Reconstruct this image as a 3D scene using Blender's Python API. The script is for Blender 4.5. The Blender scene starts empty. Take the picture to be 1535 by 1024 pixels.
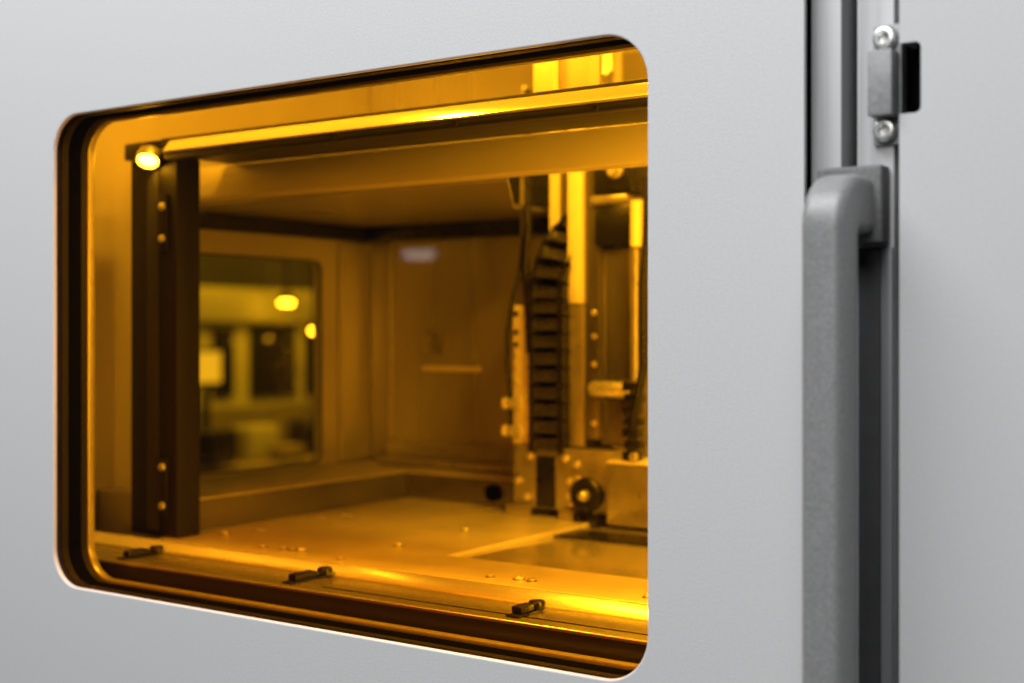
import bpy, bmesh, math, random
from mathutils import Vector, Matrix
random.seed(4)
sc = bpy.context.scene
COL = sc.collection
PI = math.pi

# ------------------------------------------------------------------ materials
def nodes_of(name):
    m = bpy.data.materials.new(name); m.use_nodes = True
    nt = m.node_tree; nt.nodes.clear()
    out = nt.nodes.new('ShaderNodeOutputMaterial')
    return m, nt, out

def surf(name, col, rough=0.5, metal=0.0, var=0.06, vscale=60, stretch=(1, 1, 1), bump=0.0, bscale=800,
         rvar=0.08, aniso=0.0, spec=0.5, coat=0.0, vdetail=4.0):
    """paint / metal with object-space mottling in colour and roughness and a fine bump"""
    m, nt, out = nodes_of(name)
    N = nt.nodes.new; L = nt.links.new
    b = N('ShaderNodeBsdfPrincipled')
    b.inputs['Metallic'].default_value = metal
    b.inputs['Specular IOR Level'].default_value = spec
    b.inputs['Coat Weight'].default_value = coat
    b.inputs['Anisotropic'].default_value = aniso
    tc = N('ShaderNodeTexCoord'); mp = N('ShaderNodeMapping')
    mp.inputs['Scale'].default_value = stretch
    L(tc.outputs['Object'], mp.inputs['Vector'])
    n1 = N('ShaderNodeTexNoise'); n1.inputs['Scale'].default_value = vscale; n1.inputs['Detail'].default_value = vdetail
    n1.inputs['Roughness'].default_value = 0.6
    L(mp.outputs['Vector'], n1.inputs['Vector'])
    r1 = N('ShaderNodeMapRange')
    r1.inputs['From Min'].default_value = 0.25; r1.inputs['From Max'].default_value = 0.75
    r1.inputs['To Min'].default_value = 1 - var; r1.inputs['To Max'].default_value = 1 + var
    L(n1.outputs['Fac'], r1.inputs['Value'])
    mx = N('ShaderNodeVectorMath'); mx.operation = 'SCALE'
    mx.inputs[0].default_value = col[:3]
    L(r1.outputs['Result'], mx.inputs['Scale'])
    L(mx.outputs['Vector'], b.inputs['Base Color'])
    r2 = N('ShaderNodeMapRange')
    r2.inputs['From Min'].default_value = 0.25; r2.inputs['From Max'].default_value = 0.75
    r2.inputs['To Min'].default_value = max(0.02, rough - rvar); r2.inputs['To Max'].default_value = min(1, rough + rvar)
    L(n1.outputs['Fac'], r2.inputs['Value']); L(r2.outputs['Result'], b.inputs['Roughness'])
    if bump:
        n2 = N('ShaderNodeTexNoise'); n2.inputs['Scale'].default_value = bscale; n2.inputs['Detail'].default_value = 3
        L(mp.outputs['Vector'], n2.inputs['Vector'])
        bp = N('ShaderNodeBump'); bp.inputs['Strength'].default_value = bump; bp.inputs['Distance'].default_value = 0.0004
        L(n2.outputs['Fac'], bp.inputs['Height']); L(bp.outputs['Normal'], b.inputs['Normal'])
    L(b.outputs['BSDF'], out.inputs['Surface'])
    return m

def glow(name, col, strength):
    m, nt, out = nodes_of(name)
    e = nt.nodes.new('ShaderNodeEmission'); e.inputs['Color'].default_value = (*col, 1); e.inputs['Strength'].default_value = strength
    nt.links.new(e.outputs[0], out.inputs['Surface'])
    return m

def glass(name, tint, refl=1.0):
    """thin tinted sheet: light passes straight and is filtered at both faces; the outer faces mirror by Fresnel"""
    m, nt, out = nodes_of(name)
    N = nt.nodes.new; L = nt.links.new
    t = N('ShaderNodeBsdfTransparent'); t.inputs['Color'].default_value = (*tint, 1)
    g = N('ShaderNodeBsdfGlossy'); g.inputs['Roughness'].default_value = 0.015; g.inputs['Color'].default_value = (1, 1, 1, 1)
    f = N('ShaderNodeFresnel'); f.inputs['IOR'].default_value = 1.49
    geo = N('ShaderNodeNewGeometry')
    s = N('ShaderNodeMath'); s.operation = 'SUBTRACT'; s.inputs[0].default_value = 1; L(geo.outputs['Backfacing'], s.inputs[1])
    mu = N('ShaderNodeMath'); mu.operation = 'MULTIPLY'; L(f.outputs[0], mu.inputs[0]); L(s.outputs[0], mu.inputs[1])
    mu2 = N('ShaderNodeMath'); mu2.operation = 'MULTIPLY'; L(mu.outputs[0], mu2.inputs[0]); mu2.inputs[1].default_value = refl
    mx = N('ShaderNodeMixShader'); L(mu2.outputs[0], mx.inputs[0]); L(t.outputs[0], mx.inputs[1]); L(g.outputs[0], mx.inputs[2])
    L(mx.outputs[0], out.inputs['Surface'])
    return m

M = {}
M['door'] = surf('grey_powder_coat', (0.612, 0.612, 0.612), 0.5, 0, 0.058, 620, bump=0.26, bscale=800, spec=0.35, vdetail=6)
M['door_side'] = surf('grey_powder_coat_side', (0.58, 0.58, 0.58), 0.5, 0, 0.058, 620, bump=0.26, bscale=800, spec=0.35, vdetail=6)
M['handle'] = surf('textured_grey_handle', (0.262, 0.262, 0.262), 0.38, 0.1, 0.26, 750, bump=0.5, bscale=900, spec=0.5, vdetail=6)
M['plate'] = surf('cast_grey_plate', (0.13, 0.13, 0.13), 0.5, 0.1, 0.35, 500, bump=0.3, bscale=900)
M['alu'] = surf('brushed_aluminium', (0.455, 0.455, 0.46), 0.42, 0.25, 0.10, 240, stretch=(1, 1, 0.03), bump=0.15, bscale=400)
M['bracket'] = surf('zinc_bracket', (0.30, 0.30, 0.30), 0.55, 0.15, 0.22, 260, bump=0.25, bscale=700)
M['bolt'] = surf('bright_bolt_steel', (0.80, 0.80, 0.78), 0.30, 0.8, 0.12, 400, bump=0.15, bscale=600)
M['black'] = surf('black_rubber', (0.003, 0.003, 0.003), 0.8, 0, 0.2, 200, spec=0.0)
M['dark'] = surf('dark_groove', (0.03, 0.03, 0.031), 0.6, 0, 0.15, 100, spec=0.3)
M['trim'] = surf('inner_trim', (0.40, 0.37, 0.33), 0.34, 0.7, 0.08, 160, bump=0.05)
M['trimdark'] = surf('dark_trim', (0.016, 0.015, 0.014), 0.5, 0.0, 0.08, 160, spec=0.15)
M['wall'] = surf('enclosure_steel', (0.42, 0.39, 0.36), 0.40, 0.45, 0.05, 14, stretch=(1, 1, 0.1), rvar=0.04, vdetail=1)
M['ceil'] = surf('ceiling_steel', (0.42, 0.39, 0.36), 0.30, 0.6, 0.05, 4, rvar=0.04, vdetail=1)
M['beam'] = surf('beam_aluminium', (0.80, 0.77, 0.73), 0.15, 0.6, 0.04, 60, stretch=(0.03, 1, 1), rvar=0.015, vdetail=2)
M['ramp'] = surf('ramp_aluminium', (0.62, 0.59, 0.55), 0.22, 0.75, 0.05, 50, stretch=(0.04, 1, 1), rvar=0.04, vdetail=2)
M['beamdark'] = surf('beam_underside', (0.012, 0.011, 0.010), 0.45, 0.0, 0.2, 60, stretch=(0.1, 1, 1))  # near-black: the underside's dark reflections put into its colour
M['post'] = surf('dark_anodised_post', (0.013, 0.012, 0.011), 0.5, 0.0, 0.3, 40, stretch=(1, 1, 0.05), spec=0.2)
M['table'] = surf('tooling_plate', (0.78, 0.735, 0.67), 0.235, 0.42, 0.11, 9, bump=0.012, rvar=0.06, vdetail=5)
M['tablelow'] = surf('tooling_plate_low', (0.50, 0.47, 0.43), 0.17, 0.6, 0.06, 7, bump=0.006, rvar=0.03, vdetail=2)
M['sill'] = surf('sill_aluminium', (0.44, 0.415, 0.38), 0.27, 0.85, 0.05, 40, stretch=(0.04, 1, 1), rvar=0.03, vdetail=2)
M['silldark'] = surf('sill_front', (0.04, 0.037, 0.035), 0.35, 0.5, 0.15, 70, stretch=(0.06, 1, 1))
M['ledge'] = surf('ledge_dark_reflection', (0.20, 0.185, 0.17), 0.22, 0.8, 0.1, 20, rvar=0.04)
M['rail'] = surf('rail_paint', (0.70, 0.65, 0.56), 0.38, 0.25, 0.05, 20, stretch=(0.1, 1, 1))
M['boxpaint'] = surf('box_paint', (0.45, 0.42, 0.36), 0.45, 0.1, 0.05, 60)
M['backwall'] = surf('back_wall_steel', (0.48, 0.45, 0.41), 0.27, 0.55, 0.05, 12, stretch=(1, 1, 0.05), rvar=0.03, vdetail=1)
M['post_shadow'] = surf('grey_post_shadow', (0.14, 0.145, 0.15), 0.4, 0.3, 0.06, 200, stretch=(1, 1, 0.05))  # darker grey for the post in the handle's shadow
M['steel'] = surf('machined_steel', (0.40, 0.375, 0.345), 0.33, 0.7, 0.12, 80, bump=0.05)
M['cream'] = surf('pale_bar', (0.80, 0.74, 0.64), 0.45, 0.1, 0.05, 60)
M['chain'] = surf('black_plastic', (0.008, 0.0078, 0.0075), 0.30, 0, 0.2, 120, spec=0.45)
M['rung'] = surf('lit_rung_plastic', (0.03, 0.028, 0.026), 0.24, 0.0, 0.25, 90)  # lighter than the links: light on the rungs put into their colour
M['glass'] = glass('amber_acrylic', (1.0, 0.665, 0.10), 0.4)
M['clear'] = glass('clear_pane', (0.96, 0.97, 0.95), 0.5)
M['lamp'] = glow('lamp_lens', (1.0, 0.95, 1.0), 85)
M['far_paint'] = surf('pale_green_paint', (0.46, 0.49, 0.30), 0.5, 0, 0.10, 3)
M['far_olive'] = surf('shaded_olive', (0.16, 0.16, 0.09), 0.6, 0, 0.2, 5)
M['far_dark'] = surf('dark_window', (0.02, 0.02, 0.02), 0.15, 0, 0.1, 3)
M['far_grey'] = surf('dim_wall', (0.10, 0.11, 0.08), 0.7, 0, 0.2, 2)
M['screen'] = glow('lit_screen', (0.95, 1.0, 0.95), 1.0)
M['far_lamp'] = glow('room_lamp', (1.0, 0.95, 0.85), 30)
M['spot'] = glow('spot_diffuser', (1, 0.97, 0.95), 9)
M['brown'] = surf('brown_carton', (0.30, 0.26, 0.15), 0.7, 0, 0.2, 6)

# ------------------------------------------------------------------ mesh helpers
def link(name, bm, mat, parent=None, smooth=True, angle=35):
    me = bpy.data.meshes.new(name)
    bmesh.ops.recalc_face_normals(bm, faces=bm.faces[:])
    bm.to_mesh(me); bm.free()
    for mm in (mat if isinstance(mat, (list, tuple)) else [mat]):
        me.materials.append(mm)
    if smooth:
        me.shade_smooth()
        me.set_sharp_from_angle(angle=math.radians(angle))
    o = bpy.data.objects.new(name, me); COL.objects.link(o)
    if parent: o.parent = parent; o.matrix_parent_inverse = Matrix.Translation(-parent_loc(parent))
    return o

def parent_loc(p):
    return p.location if p.parent is None else Vector((0, 0, 0))      # parts keep their own origin at the world centre

def thing(name, label, cat, loc=(0, 0, 0), group=None):
    o = bpy.data.objects.new(name, None); COL.objects.link(o)
    o.location = loc; o.empty_display_size = 0.02
    tag(o, label, cat, group)
    return o

def tag(o, label, cat, group=None):
    o['label'] = label; o['category'] = cat
    if group: o['group'] = group
    return o

def b_box(bm, x0, x1, y0, y1, z0, z1, bev=0.0, seg=2):
    r = bmesh.ops.create_cube(bm, size=1)
    vs = r['verts']
    for v in vs:
        v.co = Vector(((x0 + x1) / 2 + v.co.x * (x1 - x0), (y0 + y1) / 2 + v.co.y * (y1 - y0), (z0 + z1) / 2 + v.co.z * (z1 - z0)))
    if bev > 0:
        es = list({e for v in vs for e in v.link_edges})
        bmesh.ops.bevel(bm, geom=es, offset=bev, segments=seg, affect='EDGES', profile=0.5)

def box(name, x0, x1, y0, y1, z0, z1, mat, parent=None, bev=0.0008, seg=2):
    bm = bmesh.new(); b_box(bm, x0, x1, y0, y1, z0, z1, bev, seg)
    return link(name, bm, mat, parent)

def b_lathe(bm, p, axis, prof, n=28):
    """prof: list of (distance along axis, radius)"""
    ax = Vector(axis).normalized(); p = Vector(p)
    u = ax.orthogonal().normalized(); w = ax.cross(u)
    rings = []
    for d, r in prof:
        if r < 1e-6:
            rings.append([bm.verts.new(p + ax * d)])
        else:
            rings.append([bm.verts.new(p + ax * d + (u * math.cos(2 * PI * k / n) + w * math.sin(2 * PI * k / n)) * r) for k in range(n)])
    for a, b in zip(rings, rings[1:]):
        for k in range(n):
            k2 = (k + 1) % n
            if len(a) == 1 and len(b) == 1: continue
            if len(a) == 1: bm.faces.new((a[0], b[k], b[k2]))
            elif len(b) == 1: bm.faces.new((a[k], b[0], a[k2]))
            else: bm.faces.new((a[k], b[k], b[k2], a[k2]))

def lathe(name, p, axis, prof, mat, parent=None, n=28):
    bm = bmesh.new(); b_lathe(bm, p, axis, prof, n)
    return link(name, bm, mat, parent)

def b_tube(bm, pts, r, n=10):
    pts = [Vector(p) for p in pts]; rings = []
    for i, p in enumerate(pts):
        d = (pts[min(i + 1, len(pts) - 1)] - pts[max(i - 1, 0)]).normalized()
        u = d.cross(Vector((0.31, 0.9, 0.2))).normalized(); w = d.cross(u)
        rings.append([bm.verts.new(p + (u * math.cos(2 * PI * k / n) + w * math.sin(2 * PI * k / n)) * r) for k in range(n)])
    for a, b in zip(rings, rings[1:]):
        for k in range(n): bm.faces.new((a[k], b[k], b[(k + 1) % n], a[(k + 1) % n]))
    bm.faces.new(rings[0][::-1]); bm.faces.new(rings[-1])

def tube(name, pts, r, mat, parent=None, n=10):
    bm = bmesh.new(); b_tube(bm, pts, r, n); return link(name, bm, mat, parent, angle=50)

def rr(x0, x1, z0, z1, r, n=14):
    """rounded rectangle as a list of (x, z), counter-clockwise seen from the front"""
    out = []
    for cx, cz, a0 in ((x1 - r, z1 - r, 0), (x0 + r, z1 - r, 90), (x0 + r, z0 + r, 180), (x1 - r, z0 + r, 270)):
        for k in range(n + 1):
            a = math.radians(a0 + 90 * k / n)
            out.append((cx + r * math.cos(a), cz + r * math.sin(a)))
    return out

OP = (-0.5226, 0.0, -0.1948, 0.1662, 0.028)      # the window opening in the door sheet
def op_loop(d):
    x0, x1, z0, z1, r = OP
    return rr(x0 - d, x1 + d, z0 - d, z1 + d, max(0.004, r + d))

def ring(name, prof, mat, parent, loop=op_loop):
    """closed ring round the opening: prof = closed polygon of (outset, y)"""
    bm = bmesh.new(); loops = []
    for d, y in prof:
        loops.append([bm.verts.new((x, y, z)) for x, z in loop(d)])
    n = len(loops[0])
    for i in range(len(loops)):
        a, b = loops[i], loops[(i + 1) % len(loops)]
        for k in range(n): bm.faces.new((a[k], b[k], b[(k + 1) % n], a[(k + 1) % n]))
    return link(name, bm, mat, parent)

def sheet_with_hole(bm, outer, loops, y_back):
    """outer: list of (x,z) at the front; loops: [( [(x,z)], y )...] from the front face into the hole; then a back face"""
    def cap(o_pts, h_verts, y):
        ov = [bm.verts.new((x, y, z)) for x, z in o_pts]
        ed = [bm.edges.new((ov[i], ov[(i + 1) % len(ov)])) for i in range(len(ov))]
        hd = []
        for i in range(len(h_verts)):
            a, b = h_verts[i], h_verts[(i + 1) % len(h_verts)]
            e = bm.edges.get((a, b)) or bm.edges.new((a, b)); hd.append(e)
        bmesh.ops.triangle_fill(bm, use_beauty=True, use_dissolve=False, edges=ed + hd)
        return ov
    vl = [[bm.verts.new((x, y, z)) for x, z in pts] for pts, y in loops]
    n = len(vl[0])
    for a, b in zip(vl, vl[1:]):
        for k in range(n): bm.faces.new((a[k], b[k], b[(k + 1) % n], a[(k + 1) % n]))
    fo = cap(outer, vl[0], loops[0][1]); bo = cap(outer, vl[-1], y_back)
    for i in range(len(fo)):
        j = (i + 1) % len(fo); bm.faces.new((fo[i], fo[j], bo[j], bo[i]))

def prism(bm, pts, y0, y1):
    a = [bm.verts.new((x, y0, z)) for x, z in pts]; b = [bm.verts.new((x, y1, z)) for x, z in pts]
    n = len(pts)
    bm.faces.new(a); bm.faces.new(b[::-1])
    for k in range(n): bm.faces.new((a[k], b[k], b[(k + 1) % n], a[(k + 1) % n]))

# ------------------------------------------------------------------ the door with its amber window
door = thing('machine_door', 'light grey machine door with a rounded amber window and long grey handle', 'machine door', (-0.21, 0, -0.45))
bm = bmesh.new()
e = 0.0012
hole = [(op_loop(e), 0.0)]
for k in range(1, 5):
    a = PI / 2 * k / 4
    hole.append((op_loop(e * (1 - math.sin(a))), e * (1 - math.cos(a))))
hole.append((op_loop(0), 0.003))
outer = [(-1.0, -0.45), (0.091, -0.45), (0.091, 0.45), (-1.0, 0.45)]
sheet_with_hole(bm, outer, hole, 0.003)
link('door_panel', bm, M['door'], door, angle=10)
# inner skin of the door, behind the trim
bm = bmesh.new()
sheet_with_hole(bm, [(-0.93, -0.43), (0.086, -0.43), (0.086, 0.43), (-0.93, 0.43)], [(op_loop(0.0118), 0.0365), (op_loop(0.0118), 0.038)], 0.038)
link('inner_skin', bm, M['wall'], door, angle=10)
# amber pane just behind the sheet
bm = bmesh.new()
prism(bm, op_loop(0.004), 0.0035, 0.0075)
link('window_pane', bm, M['glass'], door)
ring('outer_trim', [(0.0003, 0.0080), (0.0003, 0.0140), (0.0020, 0.0150), (0.012, 0.0150), (0.012, 0.0078)], M['trimdark'], door)
ring('gasket', [(0.0008, 0.0155), (-0.0004, 0.0185), (-0.0004, 0.0245), (0.0008, 0.0262), (0.012, 0.0262), (0.012, 0.0153)], M['black'], door)
ring('inner_trim', [(0.0008, 0.0265), (0.0004, 0.0308), (0.012, 0.0308), (0.012, 0.0265)], M['trimdark'], door)
ring('glazing_bead', [(0.0006, 0.0312), (-0.0008, 0.0320), (-0.0012, 0.0332), (-0.0012, 0.0372), (0.0002, 0.0386), (0.0115, 0.0386), (0.0115, 0.0310)], M['trim'], door)
# gasket on the closing edge and the bright strip behind it
box('edge_gasket', 0.0835, 0.0905, 0.0035, 0.0118, -0.448, 0.448, M['black'], door, 0.001)
bm = bmesh.new(); b_box(bm, 0.0868, 0.1062, 0.012, 0.034, -0.448, 0.448, 0.0008)
link('edge_strip', bm, M['alu'], door)

# handle: rounded bar swept from the mounting plate out and down
def sweep_handle():
    xc = 0.1174; yc = -0.0335; zc = 0.0628; R = 0.0150
    path = [(0.000, zc, 0, 0.0290), (-0.008, zc, 0, 0.0285)]      # y, z, tangent angle, thickness
    for k in range(0, 11):
        a = PI / 2 * k / 10
        path.append((yc + R - R * math.sin(a), zc - R + R * math.cos(a), a, 0.0280 - 0.0050 * k / 10))
    for z in (0.040, 0.030, 0.015, -0.02, -0.08, -0.16, -0.26, -0.36):
        path.append((yc, z, PI / 2, 0.0225))
    for k in range(0, 11):
        a = PI / 2 * k / 10
        path.append((yc + R - R * math.cos(a), -0.37 - R * math.sin(a), PI / 2 - a, 0.0225 + 0.005 * k / 10))
    path.append((0.000, -0.37 - R, 0, 0.029))
    bm = bmesh.new(); rings = []
    down = False
    for i, (y, z, a, th) in enumerate(path):
        if i < len(path) - 12:
            t = Vector((0, -math.cos(a), -math.sin(a)))
            nrm = Vector((0, -math.sin(a), math.cos(a)))       # outward side of the bend
        else:
            t = Vector((0, math.cos(a), -math.sin(a)))
            nrm = Vector((0, -math.sin(a), -math.cos(a)))
        w = 0.0222; pts = []
        for px_, pz_ in rr(-w / 2, w / 2, -th / 2, th / 2, 0.0052, 6):
            taper = 1.0 - 0.06 * (pz_ / (th / 2))                # slightly narrower front
            pts.append(bm.verts.new(Vector((xc + px_ * taper, y, z)) + nrm * pz_))
        rings.append(pts)
    n = len(rings[0])
    for r0, r1 in zip(rings, rings[1:]):
        for k in range(n): bm.faces.new((r0[k], r1[k], r1[(k + 1) % n], r0[(k + 1) % n]))
    bm.faces.new(rings[0][::-1]); bm.faces.new(rings[-1])
    return bm
handle = link('handle', sweep_handle(), M['handle'], door, angle=60)
box('mounting_plate', 0.0990, 0.1325, -0.0030, 0.0095, 0.0440, 0.0825, M['plate'], handle, 0.0014, 3)
box('mounting_plate', 0.0990, 0.1325, -0.0030, 0.0095, -0.4060, -0.3665, M['plate'], handle, 0.0014, 3)

# ------------------------------------------------------------------ the machine cabinet
cab = thing('machine_cabinet', 'machine cabinet with grey side panel, slotted latch post and amber lit interior', 'machine', (-0.2, 0.3, -0.45))
# grey side panel with the latch slot cut into its edge
sx0, sx1, sz0, sz1, sr = 0.1402, 0.1508, 0.1066, 0.1412, 0.0030
pts = [(0.75, -0.45), (0.75, 0.45), (sx0, 0.45), (sx0, sz1)]
for k in range(7):
    a = math.radians(90 - 90 * k / 6); pts.append((sx1 - sr + sr * math.cos(a), sz1 - sr + sr * math.sin(a)))
for k in range(7):
    a = math.radians(0 - 90 * k / 6); pts.append((sx1 - sr + sr * math.cos(a), sz0 + sr + sr * math.sin(a)))
pts += [(sx0, sz0), (sx0, -0.45)]
bm = bmesh.new(); prism(bm, pts, 0.0, 0.0025)
for f in list(bm.faces): pass
b_box(bm, sx0, sx0 + 0.002, 0.0026, 0.04, -0.45, sz0 - 0.001, 0)
b_box(bm, sx0, sx0 + 0.002, 0.0026, 0.04, sz1 + 0.001, 0.45, 0)
link('side_panel', bm, M['door_side'], cab)
box('slot_backing', 0.1380, 0.1640, 0.022, 0.026, 0.095, 0.152, M['black'], cab, 0.0005)
box('slot_keeper', 0.1435, 0.1468, 0.012, 0.0215, 0.098, 0.139, M['black'], cab, 0.0005)
box('groove_backing', 0.1063, 0.1139, 0.030, 0.034, -0.448, 0.448, M['dark'], cab, 0.0)
box('gap_backing', 0.1346, 0.1400, 0.028, 0.032, -0.448, 0.448, M['black'], cab, 0.0)
# latch post: extrusion with a fine lip on the left
bm = bmesh.new(); b_box(bm, 0.1160, 0.1341, 0.0105, 0.034, -0.448, 0.448, 0.0008)
b_box(bm, 0.1140, 0.1159, 0.0135, 0.034, -0.448, 0.448, 0.0004)
link('latch_post', bm, M['alu'], cab)
box('post_shadow_plate', 0.1279, 0.1340, 0.0082, 0.0103, -0.440, 0.0425, M['post_shadow'], cab, 0.0006)  # grey plate added over the post; the handle's shadow put into its colour
box('dark_strip', 0.1166, 0.1278, 0.0078, 0.0102, -0.440, 0.0425, M['dark'], cab, 0.0004)  # dark strip down the post below the mounting plate
# strike bracket
bm = bmesh.new(); b_box(bm, 0.1243, 0.1386, 0.0078, 0.0103, 0.0930, 0.1530, 0.0007)
brk = link('strike_bracket', bm, M['bracket'], cab)
bm = bmesh.new(); b_box(bm, 0.1256, 0.1378, -0.0045, 0.0076, 0.1063, 0.1385, 0.0007)
link('strike_block', bm, M['bracket'], brk)
def socket_bolt(p, parent, name='bolt', s=1.0, mat=None):
    prof = [(0, 0), (0, 0.0056), (0.0040, 0.0056), (0.0048, 0.0052), (0.0051, 0.0046), (0.0050, 0.0030), (0.0046, 0.0027), (0.0020, 0.0024), (0.0018, 0)]
    return lathe(name, p, (0, -1, 0), [(d * s, r * s) for d, r in prof], mat or M['bolt'], parent, 32)
for z in (0.1456, 0.1000):
    bo = socket_bolt((0.1311, 0.0075, z), brk)
    lathe('washer', (0.1311, 0.0078, z), (0, -1, 0), [(0, 0.0045), (0, 0.0064), (0.0010, 0.0064), (0.0012, 0.0060), (0.0012, 0.0045)], M['plate'], bo)

# enclosure walls
bm = bmesh.new()                                             # left wall (x = const) with its window cut out
def wall_x(bm, x0, x1, ys, zs, hole):
    (ya, yb), (za, zb) = ys, zs; ha, hb, hc, hd = hole
    for y0, y1, z0, z1 in ((ya, ha, za, zb), (hb, yb, za, zb), (ha, hb, za, hc), (ha, hb, hd, zb)):
        b_box(bm, x0, x1, y0, y1, z0, z1, 0)
lw = []
wl = rr(0.22, 0.447, -0.143, 0.078, 0.010, 6)
bm2 = bm
def sheet_x(bm, outer, hole, x0, x1):
    """same as sheet_with_hole but standing at x = const"""
    sheet_with_hole(bm, outer, [(hole, x1), (hole, x0)], x0)
    for v in bm.verts: v.co = Vector((v.co.y, v.co.x, v.co.z))
sheet_x(bm, [(0.051, -0.24), (0.535, -0.24), (0.535, 0.42), (0.051, 0.42)], wl, -0.670, -0.660)
link('left_wall', bm, M['wall'], cab, angle=16)
bm = bmesh.new(); prism(bm, rr(0.217, 0.450, -0.146, 0.081, 0.011, 6), -0.6675, -0.6645)
for v in bm.verts: v.co = Vector((v.co.y, v.co.x, v.co.z))
link('rear_pane', bm, M['clear'], cab)
bm = bmesh.new(); lp = [rr(0.22 - d, 0.447 + d, -0.143 - d, 0.078 + d, 0.010 + d, 6) for d in (0.0, 0.0013)]
vs = []
for l, x in ((lp[0], -0.6585), (lp[1], -0.6585), (lp[1], -0.6599), (lp[0], -0.6599)):
    vs.append([bm.verts.new((x, y, z)) for y, z in l])
for i in range(4):
    a, b = vs[i], vs[(i + 1) % 4]
    for k in range(len(a)): bm.faces.new((a[k], b[k], b[(k + 1) % len(a)], a[(k + 1) % len(a)]))
link('rear_gasket', bm, M['trimdark'], cab)
box('back_wall', -0.659, 0.080, 0.530, 0.540, -0.24, 0.42, M['backwall'], cab, 0)
box('right_wall', 0.0705, 0.080, 0.051, 0.529, -0.24, 0.42, M['wall'], cab, 0)
box('roof', -0.67, 0.080, 0.051, 0.540, 0.4205, 0.430, M['wall'], cab, 0)
box('bottom_plate', -0.659, 0.0700, 0.051, 0.529, -0.238, -0.215, M['silldark'], cab, 0)
box('corner_trim', -0.6598, -0.6560, 0.476, 0.5292, -0.1455, 0.1015, M['wall'], cab, 0.0015, 3)
box('corner_trim', -0.6558, -0.6250, 0.5262, 0.5294, -0.1455, 0.1015, M['backwall'], cab, 0.0012, 3)
# ceiling plate with the slot towards the back, rail in front of it
bm = bmesh.new()
pp = [(-0.640, 0.2165), (-0.245, 0.2165), (-0.370, 0.405), (-0.370, 0.500), (-0.640, 0.500)]
a = [bm.verts.new((x, y, 0.1190)) for x, y in pp]; b = [bm.verts.new((x, y, 0.1230)) for x, y in pp]
bm.faces.new(a[::-1]); bm.faces.new(b)
for k in range(5): bm.faces.new((a[k], a[(k + 1) % 5], b[(k + 1) % 5], b[k]))
link('ceiling_plate', bm, M['ceil'], cab)
box('ceiling_gap_fill', -0.655, -0.340, 0.5005, 0.5285, 0.102, 0.190, M['chain'], cab, 0.001)  # black filler added in the gap behind the plate to keep it dark
box('side_rail', -0.6585, -0.6405, 0.262, 0.500, 0.1030, 0.1228, M['post'], cab, 0.001)
box('upper_rail', -0.640, 0.068, 0.1926, 0.2150, 0.1215, 0.1499, M['rail'], cab, 0.001)
# cross beam: rounded bright nose on a dark box
bm = bmesh.new()
pr = [(0.1000, 0.1497), (0.0996, 0.1508), (0.1068, 0.1600), (0.1080, 0.1604), (0.1120, 0.1604), (0.1120, 0.1496)]
a = [bm.verts.new((-0.513, y, z)) for y, z in pr]; b = [bm.verts.new((0.068, y, z)) for y, z in pr]
bm.faces.new(a); bm.faces.new(b[::-1])
for k in range(len(pr)): bm.faces.new((a[k], b[k], b[(k + 1) % len(pr)], a[(k + 1) % len(pr)]))
cb = link('crossbeam', bm, M['beam'], cab, angle=40)
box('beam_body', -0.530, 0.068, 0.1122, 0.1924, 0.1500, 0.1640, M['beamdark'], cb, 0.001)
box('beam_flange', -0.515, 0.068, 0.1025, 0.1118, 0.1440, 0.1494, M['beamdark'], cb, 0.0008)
for i in range(5):
    x = -0.44 + 0.115 * i
    lathe('beam_screw', (x, 0.1024, 0.1468), (0, -1, 0), [(0, 0), (0, 0.0022), (0.0012, 0.0018), (0.0012, 0)], M['chain'], cb, 12)
# dark post in the left front corner
ps = box('corner_post', -0.579, -0.519, 0.120, 0.146, -0.1745, 0.1490, M['post'], cab, 0.0015, 3)
box('post_channel', -0.556, -0.542, 0.1188, 0.1199, -0.170, 0.138, M['dark'], ps, 0.0003)
box('post_cap', -0.583, -0.515, 0.1160, 0.150, 0.1492, 0.1640, M['chain'], ps, 0.0015)
box('hinge_leaf', -0.5395, -0.5290, 0.1170, 0.1195, 0.068, 0.118, M['post'], ps, 0.0006)
box('hinge_leaf', -0.5395, -0.5290, 0.1170, 0.1195, -0.158, -0.108, M['post'], ps, 0.0006)
for z in (0.107, 0.0797, -0.115, -0.148):
    lathe('post_screw', (-0.5343, 0.1170, z), (0, -1, 0), [(0, 0), (0, 0.0034), (0.0016, 0.0030), (0.0024, 0.0016), (0.0025, 0)], M['bolt'], ps, 16)
# raised ledge round the table
box('side_ledge', -0.6575, -0.5370, 0.1475, 0.449, -0.214, -0.1460, M['wall'], cab, 0.0012)
box('back_ledge', -0.6575, 0.068, 0.4495, 0.5285, -0.214, -0.1470, M['wall'], cab, 0.0012)
box('ledge_dark_reflection', -0.5368, -0.5357, 0.1480, 0.4488, -0.1745, -0.1480, M['ledge'], cab, 0)  # dark plate over the ledge's side, its dark reflections put into the colour
box('ledge_dark_reflection', -0.5350, 0.0650, 0.4486, 0.4494, -0.1745, -0.1490, M['ledge'], cab, 0)
box('back_bar', -0.615, 0.060, 0.505, 0.5275, -0.1465, -0.1235, M['steel'], cab, 0.003, 3)
box('back_rib', -0.610, -0.395, 0.484, 0.500, -0.1465, -0.1390, M['steel'], cab, 0.002, 3)
lathe('cable_plug', (-0.424, 0.4480, -0.1620), (0, -1, 0), [(0, 0), (0, 0.0085), (0.004, 0.0085), (0.006, 0.007), (0.006, 0)], M['black'], cab, 24)
box('wall_reflection_patch', -0.5815, -0.5480, 0.5285, 0.5298, -0.0240, -0.0030, M['steel'], cab, 0.0004)  # thin patch added in place of a reflection on the back wall
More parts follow.
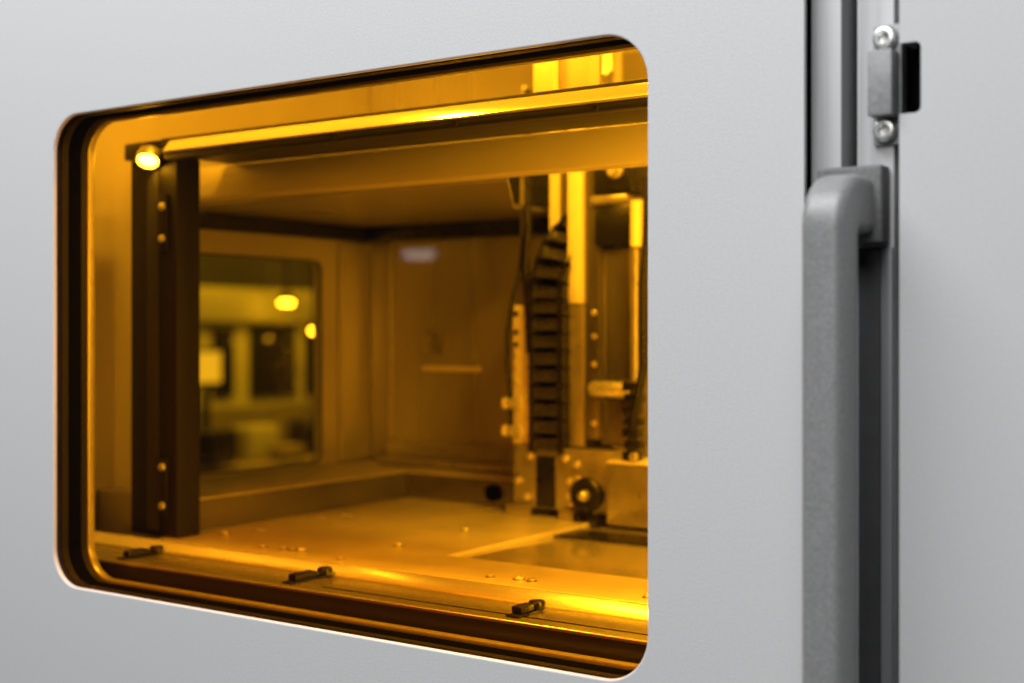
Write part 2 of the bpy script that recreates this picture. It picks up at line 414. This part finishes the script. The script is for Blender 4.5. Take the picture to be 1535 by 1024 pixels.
box('wall_reflection_strip', -0.5815, -0.4990, 0.5270, 0.5298, -0.0440, -0.0376, M['rail'], cab, 0.0008)  # pale bar standing in for a reflected line on the back wall
# sill under the window
sl = box('front_sill', -0.657, 0.069, 0.0500, 0.0978, -0.2140, -0.1830, M['sill'], cab, 0.0012, 3)
bm = bmesh.new()
rp = [(0.0980, -0.2140), (0.0980, -0.1826), (0.0986, -0.1818), (0.1082, -0.1752), (0.1092, -0.1750), (0.1104, -0.1752), (0.1104, -0.2140)]
a = [bm.verts.new((-0.657, y, z)) for y, z in rp]; b = [bm.verts.new((0.069, y, z)) for y, z in rp]
bm.faces.new(a); bm.faces.new(b[::-1])
for k in range(7): bm.faces.new((a[k], b[k], b[(k + 1) % 7], a[(k + 1) % 7]))
link('sill_ramp', bm, M['ramp'], sl, angle=20)
box('sill_groove', -0.30, 0.069, 0.0635, 0.0645, -0.1832, -0.1826, M['black'], sl, 0)
box('sill_front_plate', -0.657, 0.069, 0.0492, 0.04985, -0.2140, -0.1850, M['silldark'], sl, 0)
# small LED work light by the post head
wl_ = thing('work_light', 'small round white LED lamp glowing at the head of the dark post', 'lamp', (-0.543, 0.112, 0.150))
lathe('housing', (-0.547, 0.114, 0.1545), (0.34, -0.46, -0.82), [(0, 0), (0, 0.008), (0.007, 0.0102), (0.0112, 0.0102), (0.0112, 0.0090), (0.0085, 0.0090), (0.0085, 0)], M['steel'], wl_, 28)
lathe('lens', (-0.547, 0.114, 0.1545), (0.34, -0.46, -0.82), [(0.0090, 0.0084), (0.0098, 0.0062), (0.0103, 0.0032), (0.0105, 0)], M['lamp'], wl_, 24)

# ------------------------------------------------------------------ table
table = thing('work_table', 'flat metal work table with a stepped corner, dotted with small screws', 'table', (-0.235, 0.28, -0.214))
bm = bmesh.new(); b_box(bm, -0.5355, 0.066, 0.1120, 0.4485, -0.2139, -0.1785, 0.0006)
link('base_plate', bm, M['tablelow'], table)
bm = bmesh.new()
L_ = [(-0.5350, 0.1110), (0.0655, 0.1110), (0.0655, 0.186), (-0.2815, 0.186), (-0.2815, 0.4480), (-0.5350, 0.4480)]
levels = [(0.0, -0.1784)]
for k in range(5):
    q = PI / 2 * k / 4; levels.append(((1 - math.cos(q)), -0.1770 + 0.0020 * math.sin(q)))
rows = []
for d, z in levels:
    f_ = 0.0040 * d; e_ = 0.0010 * d
    P_ = [(-0.5350 + e_, 0.1110 + f_), (0.0655 - e_, 0.1110 + f_), (0.0655 - e_, 0.186 - e_), (-0.2815 - e_, 0.186 - e_), (-0.2815 - e_, 0.4480 - e_), (-0.5350 + e_, 0.4480 - e_)]
    rows.append([bm.verts.new((x, y, z)) for x, y in P_])
bm.faces.new(rows[0][::-1]); bm.faces.new(rows[-1])
for p_, q_ in zip(rows, rows[1:]):
    for k in range(6): bm.faces.new((p_[k], p_[(k + 1) % 6], q_[(k + 1) % 6], q_[k]))
link('top_plate', bm, M['table'], table)
box('slot_cover', -0.2760, 0.0650, 0.330, 0.372, -0.1784, -0.1772, M['chain'], table, 0.0003)
for x, y, r in ((-0.3481, 0.2981, 0.0034), (-0.3425, 0.1994, 0.0036), (-0.5077, 0.1635, 0.0046), (-0.3385, 0.125, 0.0026), (-0.4271, 0.130, 0.003),
                (-0.4084, 0.134, 0.0032), (-0.3984, 0.134, 0.003), (-0.3896, 0.1356, 0.0034), (-0.1996, 0.130, 0.0028), (-0.1772, 0.134, 0.0036),
                (-0.1660, 0.133, 0.003), (-0.0708, 0.130, 0.0034),):
    lathe('screw', (x, y, -0.1749), (0, 0, 1), [(0, 0), (0, r), (0.0011, r), (0.0017, r * 0.82), (0.0018, r * 0.5), (0.0006, r * 0.42), (0.0006, 0)], M['bolt'] if r > 0.0033 else M['steel'], table, 16)
    lathe('counterbore', (x, y, -0.17495), (0, 0, 1), [(0, r * 0.9), (0, r * 1.35), (0.00012, r * 1.35), (0.00012, r * 0.9)], M['dark'], table, 20)

# ------------------------------------------------------------------ clamps on the sill
def clamp(x, y0, y1, label, kind):
    c = thing('sill_clamp', label, 'clamp', (x, (y0 + y1) / 2, -0.1830), 'clamps along the sill')
    box('foot', x - 0.0052, x + 0.0052, y0 - 0.005, y1 - 0.004, -0.1829, -0.1815, M['chain'], c, 0.0004)
    bm = bmesh.new(); ym = y0 + (y1 - y0) * 0.56
    b_box(bm, x - 0.0042, x + 0.0042, y0, ym, -0.1814, -0.1765, 0.0012)
    b_box(bm, x - 0.0026, x + 0.0030, ym - 0.002, y1 - 0.007, -0.1812, -0.1785, 0.0008)
    link('bar', bm, M['chain'], c)
    lathe('knob', (x + 0.0012, y1 - 0.006, -0.1816), (0, 0, 1), [(0, 0), (0, 0.0058), (0.0042, 0.0058), (0.0054, 0.0050), (0.0058, 0.003), (0.0058, 0)], M['chain'], c, 20)
    return c
clamp(-0.1300, 0.062, 0.090, 'short black clamp with raised knob on sill nearest the right window edge', 0)
clamp(-0.3290, 0.062, 0.102, 'long black clamp lying across the middle of the bright sill', 1)
clamp(-0.5110, 0.060, 0.096, 'blurred dark clamp on sill in front of the dark corner post', 2)

# ------------------------------------------------------------------ the tool head
g = thing('tool_carriage', 'tall metal tool carriage with black cable chain standing over the work table', 'tool carriage', (-0.31, 0.42, -0.1749))
box('bracket_plate', -0.3800, -0.3550, 0.4180, 0.4240, -0.1080, 0.0260, M['cream'], g, 0.001)
tube('guide_pole', [(-0.3735, 0.428, z) for z in (-0.10, 0.03, 0.10, 0.18, 0.24)], 0.0035, M['steel'], g, 14)
tube('cable', [(-0.3660, 0.424, 0.235), (-0.3660, 0.423, 0.15), (-0.3650, 0.4215, 0.10), (-0.3660, 0.420, 0.06), (-0.3625, 0.419, 0.028), (-0.359, 0.417, -0.02)], 0.0042, M['chain'], g)
tube('hose', [(-0.3690, 0.424, 0.10), (-0.3730, 0.421, 0.06), (-0.3800, 0.418, 0.03), (-0.3845, 0.416, 0.0), (-0.3840, 0.415, -0.03), (-0.3810, 0.415, -0.055), (-0.3795, 0.415, -0.098)], 0.0024, M['chain'], g)
for z in (-0.0688, -0.0954):
    f = lathe('hose_fitting', (-0.3880, 0.4140, z), (1, 0, 0), [(0, 0), (0, 0.0055), (0.003, 0.0065), (0.006, 0.0050), (0.010, 0.0050), (0.012, 0.0066), (0.017, 0.0066), (0.018, 0.005), (0.018, 0)], M['bolt'], g, 18)
box('back_column', -0.3560, -0.2860, 0.450, 0.4700, -0.1460, 0.30, M['steel'], g, 0.002)
box('back_rail', -0.3520, -0.3400, 0.4400, 0.4495, -0.1000, 0.28, M['cream'], g, 0.001)
box('back_rail', -0.3300, -0.3210, 0.4380, 0.4495, -0.1000, 0.28, M['steel'], g, 0.001)
# cable chain: links along a path that runs up, then curls back
bm = bmesh.new()
pathc = []
z = -0.106
while z < 0.026: pathc.append((Vector((-0.3335, 0.4200, z)), Vector((0, 0, 1)))); z += 0.0162
for k in range(8):
    a = math.radians(6 + 12.0 * k); R = 0.080
    pathc.append((Vector((-0.3335 + 0.030 * (1 - math.cos(a)), 0.4200 + 0.062 * (1 - math.cos(a)), 0.0285 + R * math.sin(a))),
                  Vector((0.030 * math.sin(a), 0.062 * math.sin(a), R * math.cos(a))).normalized()))
bmr = bmesh.new()
for p, t in pathc:
    side = Vector((1, 0, 0)); side = (side - t * side.dot(t)).normalized(); nn = side.cross(t)
    for tgt, cx, wx, cy, wy, h, bv in ((bm, -0.0165, 0.0050, 0, 0.026, 0.0154, 0.0022), (bm, 0.0165, 0.0050, 0, 0.026, 0.0154, 0.0022),
                                  (bmr, 0, 0.0278, -0.0100, 0.0060, 0.0112, 0.0022), (bmr, 0, 0.0278, 0.0100, 0.0060, 0.0112, 0.0022)):
        r = bmesh.ops.create_cube(tgt, size=1)
        for v in r['verts']:
            q = v.co.copy(); v.co = p + side * (cx + q.x * wx) - nn * (-(cy + q.y * wy)) + t * (q.z * h)
        bmesh.ops.bevel(tgt, geom=list({e_ for v in r['verts'] for e_ in v.link_edges}), offset=bv, segments=2, affect='EDGES', profile=0.5)
ch = link('cable_chain', bm, M['chain'], g)
link('chain_ladder', bmr, M['rung'], ch)
box('chain_lining', -0.3470, -0.3200, 0.4215, 0.4245, -0.106, 0.060, M['black'], g, 0.0003)
box('pale_bar', -0.3150, -0.2992, 0.4150, 0.4210, 0.0270, 0.2600, M['cream'], g, 0.0006)
box('bar_flange', -0.2988, -0.2830, 0.4190, 0.4260, -0.1000, 0.2600, M['ledge'], g, 0.0008)
box('lower_bar', -0.3150, -0.2992, 0.4170, 0.4230, -0.1080, 0.0265, M['steel'], g, 0.0008)
for z in (0.018, -0.004, -0.03, -0.055, -0.085):
    lathe('bar_screw', (-0.2880, 0.4188, z), (0, -1, 0), [(0, 0), (0, 0.0028), (0.0018, 0.0026), (0.0024, 0.0014), (0.0024, 0)], M['bolt'], g, 14)
for z in (0.018, 0.000, -0.012, -0.022, -0.034, -0.048):
    lathe('plate_screw', (-0.3755, 0.4178, z), (0, -1, 0), [(0, 0), (0, 0.0026), (0.0018, 0.0024), (0.0024, 0.0014), (0.0024, 0)], M['bolt'] if z < -0.02 else M['chain'], g, 14)
# lower block with its clamp wheel
lb = box('lower_block', -0.3720, -0.2660, 0.4080, 0.4480, -0.1670, -0.1095, M['steel'], g, 0.0014)
box('block_slot', -0.3450, -0.3240, 0.4062, 0.4078, -0.1660, -0.1170, M['chain'], lb, 0.0006)
box('block_foot', -0.3760, -0.3500, 0.4000, 0.4078, -0.1749, -0.1650, M['steel'], lb, 0.001)
box('block_foot', -0.3160, -0.2960, 0.4000, 0.4078, -0.1749, -0.1650, M['steel'], lb, 0.001)
for x, z in ((-0.3520, -0.1175), (-0.3660, -0.1420), (-0.3130, -0.1180), (-0.3000, -0.1230), (-0.3080, -0.1390), (-0.2990, -0.1370), (-0.3560, -0.1570), (-0.3060, -0.1600), (-0.3080, -0.1530)):
    lathe('block_screw', (x, 0.4078, z), (0, -1, 0), [(0, 0), (0, 0.0036), (0.0024, 0.0034), (0.0032, 0.0018), (0.0032, 0)], M['bolt'], lb, 16)
wh = lathe('clamp_wheel', (-0.2850, 0.4075, -0.1500), (0, -1, 0), [(0, 0), (0, 0.0150), (0.006, 0.0165), (0.010, 0.0165), (0.012, 0.0150), (0.012, 0.0075), (0.008, 0.0065), (0.008, 0)], M['chain'], g, 30)
lathe('hub', (-0.2850, 0.3993, -0.1500), (0, -1, 0), [(0, 0), (0, 0.0055), (0.007, 0.0050), (0.0095, 0.0030), (0.010, 0)], M['bolt'], wh, 20)
box('wheel_leg', -0.2975, -0.2895, 0.396, 0.4060, -0.1808, -0.1660, M['chain'], g, 0.0008)
box('wheel_leg', -0.2790, -0.2710, 0.396, 0.4060, -0.1808, -0.1660, M['chain'], g, 0.0008)
box('side_box', -0.2640, -0.1900, 0.400, 0.4480, -0.1755, -0.1200, M['steel'], g, 0.0015)
# upper right: motor, column, piston
mt = box('motor', -0.2870, -0.2420, 0.4120, 0.4560, 0.1270, 0.1660, M['chain'], g, 0.004, 3)
lathe('motor_shaft', (-0.2600, 0.4119, 0.1480), (0, -1, 0), [(0, 0), (0, 0.0075), (0.004, 0.0075), (0.006, 0.0055), (0.010, 0.0050), (0.0105, 0)], M['beam'], mt, 20)
box('motor_mount', -0.2900, -0.2500, 0.4140, 0.4560, 0.1180, 0.1262, M['steel'], g, 0.001)
box('gearbox', -0.2865, -0.2450, 0.4160, 0.4560, 0.0800, 0.1172, M['chain'], g, 0.002)
box('tool_column', -0.2860, -0.2520, 0.4250, 0.4490, -0.1060, 0.0790, M['ledge'], g, 0.003, 3)
lathe('cross_tube', (-0.2900, 0.4160, -0.0530), (1, 0, 0), [(0, 0), (0, 0.006), (0.004, 0.0075), (0.034, 0.0075), (0.038, 0.006), (0.038, 0)], M['bolt'], g, 18)
tube('piston', [(-0.2400, 0.412, z) for z in (-0.046, 0.0, 0.05, 0.076)], 0.0050, M['steel'], g, 14)
tube('piston_sleeve', [(-0.2385, 0.412, z) for z in (0.0775, 0.09, 0.10, 0.119)], 0.0062, M['cream'], g, 14)
tube('air_hose', [(-0.230, 0.416, 0.14), (-0.2290, 0.413, 0.09), (-0.2310, 0.410, 0.04), (-0.2300, 0.409, -0.03), (-0.2390, 0.407, -0.075), (-0.2430, 0.409, -0.112)], 0.0042, M['chain'], g)
bm = bmesh.new()
for i in range(7): b_box(bm, -0.2505 + 0.002 * (i % 2), -0.2350 + 0.002 * (i % 2), 0.404, 0.4190, -0.1165 + 0.0105 * i, -0.1165 + 0.0105 * i + 0.0085, 0.0015)
link('bellows', bm, M['chain'], g)
lathe('bellows_cap', (-0.2360, 0.402, -0.112), (0, -1, 0), [(0, 0), (0, 0.004), (0.003, 0.0036), (0.004, 0)], M['bolt'], g, 14)
box('bellows_seat', -0.2640, -0.2200, 0.400, 0.4480, -0.1195, -0.1172, M['cream'], g, 0.0005)
# pale box above the beam
pb = thing('control_box', 'pale upright box with a small black button above the beam', 'control box', (-0.21, 0.25, 0.165))
box('front_plate', -0.2350, -0.2160, 0.2370, 0.2600, 0.1640, 0.2350, M['rail'], pb, 0.001)
box('case', -0.2155, -0.1860, 0.2450, 0.2600, 0.1640, 0.2350, M['boxpaint'], pb, 0.002)
lathe('button', (-0.2035, 0.2449, 0.1830), (0, -1, 0), [(0, 0), (0, 0.003), (0.002, 0.0026), (0.002, 0)], M['chain'], pb, 14)

# ------------------------------------------------------------------ the room seen through the rear pane
XF = -4.5
bgm = thing('distant_machine', 'pale green machine with dark windows seen blurred through the rear pane', 'machine', (XF - 0.3, 4.2, -1.2))
box('body', XF - 0.6, XF, 3.45, 5.20, -1.2, 0.22, M['far_paint'], bgm, 0.01)
box('header', XF + 0.002, XF + 0.05, 3.45, 5.20, 0.05, 0.20, M['far_paint'], bgm, 0.006)
box('window', XF + 0.002, XF + 0.02, 4.045, 4.36, -0.325, 0.035, M['far_dark'], bgm, 0.004)
box('window', XF + 0.002, XF + 0.02, 4.435, 4.75, -0.33, 0.000, M['far_dark'], bgm, 0.004)
box('window', XF + 0.002, XF + 0.02, 3.80, 3.93, -0.31, 0.02, M['far_dark'], bgm, 0.004)
sn = thing('lit_screen', 'small glowing pale screen at the left edge of the rear window view', 'screen', (XF + 0.3, 3.53, -0.25))
box('case', XF + 0.24, XF + 0.270, 3.45, 3.615, -0.25, -0.075, M['far_dark'], sn, 0.004)
box('display', XF + 0.271, XF + 0.275, 3.46, 3.605, -0.23, -0.090, M['screen'], sn, 0.001)
box('stand', XF + 0.245, XF + 0.265, 3.51, 3.55, -0.55, -0.251, M['far_dark'], sn, 0.004)
wb = thing('distant_bench', 'low olive workbench beneath the pale green machine windows', 'workbench', (XF + 0.5, 4.0, -1.2))
box('top', XF + 0.2, XF + 0.75, 3.3, 4.9, -0.60, -0.57, M['brown'], wb, 0.004)
for y in (3.35, 4.85): box('leg', XF + 0.25, XF + 0.70, y - 0.02, y + 0.02, -1.2, -0.602, M['far_dark'], wb, 0.004)
box('shaded_skirt', XF + 0.002, XF + 0.04, 3.45, 5.20, -1.19, -0.372, M['far_olive'], bgm, 0.004)  # lower body darkened: the weaker light down there put into its colour
tag(box('dark_case', -4.05, -3.90, 3.84, 4.10, -0.569, -0.40, M['far_dark'], None, 0.03, 3), 'long dark case on the olive bench behind the rear pane', 'case')
tag(box('storage_tub', -4.05, -3.92, 3.50, 3.68, -0.569, -0.415, M['far_paint'], None, 0.02, 3), 'pale green tub on the olive bench behind the rear pane', 'tub')
tag(box('carton', -3.88, -3.78, 3.56, 3.70, -0.569, -0.50, M['brown'], None, 0.01), 'small brown carton on the olive bench in front of the tub', 'carton')
tag(box('tool_case', -4.02, -3.90, 3.25, 3.41, -0.569, -0.42, M['far_dark'], None, 0.02), 'small dark case on the olive bench close to the dark post', 'case')
for x, y, z, rr_, lb_ in ((-4.3, 4.105, 0.145, 0.034, 'larger round lamp glowing above the middle dark window'), (-4.3, 4.31, 0.007, 0.026, 'smaller round lamp glowing beside the right dark window')):
    t = thing('room_lamp', lb_, 'lamp', (x, y, z), 'lamps in the room behind')
    lathe('bulb', (x, y, z), (0, 0, 1), [(-0.012, 0), (-0.011, rr_ * 0.7), (-0.004, rr_), (0.006, rr_ * 0.95), (0.010, rr_ * 0.4), (0.011, 0)], M['far_lamp'], t, 20)
    lathe('shade', (x, y, z), (0, 0, 1), [(0.012, 0.055), (0.030, 0.03), (0.06, 0.012), (0.40, 0.010), (0.40, 0)], M['far_dark'], t, 20)
o = box('wall', -5.6, -5.5, 1.5, 8.5, -1.2, 1.6, M['far_grey'], None, 0); o['kind'] = 'structure'
o = box('floor', -5.5, -0.68, 0.8, 8.5, -1.25, -1.2, M['far_grey'], None, 0); o['kind'] = 'structure'

rl = thing('ceiling_spot', 'small lamp across the room mirrored faintly in the amber window pane', 'lamp', (-3.17, -3.73, 0.34), 'lamps in the room behind')
del rl['group']
lathe('diffuser', (-3.17, -3.73, 0.34), (0, 0, 1), [(-0.030, 0), (-0.028, 0.05), (-0.014, 0.07), (0.0, 0.075), (0.0, 0)], M['spot'], rl, 24)
lathe('housing', (-3.17, -3.73, 0.3405), (0, 0, 1), [(0.0, 0), (0.0, 0.085), (0.05, 0.075), (0.10, 0.02), (0.5, 0.015), (0.5, 0)], M['far_dark'], rl, 24)
# ------------------------------------------------------------------ light
w = bpy.data.worlds.new('World'); sc.world = w; w.use_nodes = True
bg = w.node_tree.nodes['Background']; bg.inputs['Color'].default_value = (0.9, 0.95, 1.0, 1); bg.inputs['Strength'].default_value = 0.05

def area(name, loc, target, sx, sy, power, col=(1, 1, 1)):
    l = bpy.data.lights.new(name, 'AREA'); l.shape = 'RECTANGLE'; l.size = sx; l.size_y = sy; l.energy = power; l.color = col
    o = bpy.data.objects.new(name, l); COL.objects.link(o); o.location = loc
    o.rotation_euler = (Vector(target) - Vector(loc)).to_track_quat('-Z', 'Y').to_euler()
    return o
area('room_ceiling_light', (-0.35, -0.95, 1.50), (-0.2, 0, 0.05), 2.2, 0.8, 50, (0.965, 0.985, 1.0))
area('room_front_fill', (0.15, -2.3, 1.0), (0.0, 0, 0), 1.2, 1.0, 15, (1.0, 0.99, 0.98))  # unseen fill added to soften the falloff from the ceiling light
WARM = (1.0, 0.94, 0.84)
area('unseen_enclosure_light', (-0.388, 0.095, 0.40), (-0.36, 0.11, 0.0), 0.075, 0.04, 3.4, WARM)
area('unseen_enclosure_light', (-0.16, 0.072, 0.39), (-0.16, 0.12, 0.0), 0.46, 0.02, 0.65, WARM)  # unseen strip added to brighten the whole length of the beam
area('unseen_enclosure_light', (-0.02, 0.20, 0.38), (-0.06, 0.30, 0.0), 0.08, 0.05, 3.4, WARM)
area('unseen_enclosure_light', (0.025, 0.16, 0.112), (-0.02, 0.15, -0.175), 0.05, 0.05, 0.85, WARM)  # unseen lamp added for a bright pool on the table's right front
area('unseen_enclosure_light', (0.035, 0.060, -0.02), (-0.40, 0.24, 0.0), 0.02, 0.26, 1.15, WARM)  # unseen lamp added behind the right jamb to light rail and walls
area('unseen_enclosure_light', (-0.18, 0.36, 0.40), (-0.22, 0.36, 0), 0.20, 0.10, 1.2, WARM)
area('far_room_light', (-3.2, 3.6, 1.8), (-4.5, 4.2, -0.2), 1.2, 1.2, 60, (1, 1, 0.9))

# ------------------------------------------------------------------ camera
cam = bpy.data.cameras.new('camera'); co = bpy.data.objects.new('camera', cam); COL.objects.link(co)
co.location = (0.3549, -0.6406, 0.0)
co.rotation_euler = (PI / 2, 0, math.radians(34.8))
cam.sensor_width = 36; cam.lens = 1989 / 1535 * 36
cam.shift_y = -14 / 1535
cam.clip_start = 0.01; cam.clip_end = 60
cam.dof.use_dof = True; cam.dof.focus_distance = 0.82; cam.dof.aperture_fstop = 4.9
sc.camera = co

sc.view_settings.view_transform = 'Standard'; sc.view_settings.look = 'None'
sc.view_settings.exposure = 0; sc.view_settings.gamma = 1; sc.view_settings.use_curve_mapping = False
sc.render.engine = 'CYCLES'
sc.cycles.use_denoising = True
sc.cycles.max_bounces = 14; sc.cycles.transparent_max_bounces = 24; sc.cycles.glossy_bounces = 6; sc.cycles.diffuse_bounces = 5
sc.cycles.sample_clamp_indirect = 6
sc.cycles.blur_glossy = 0.5
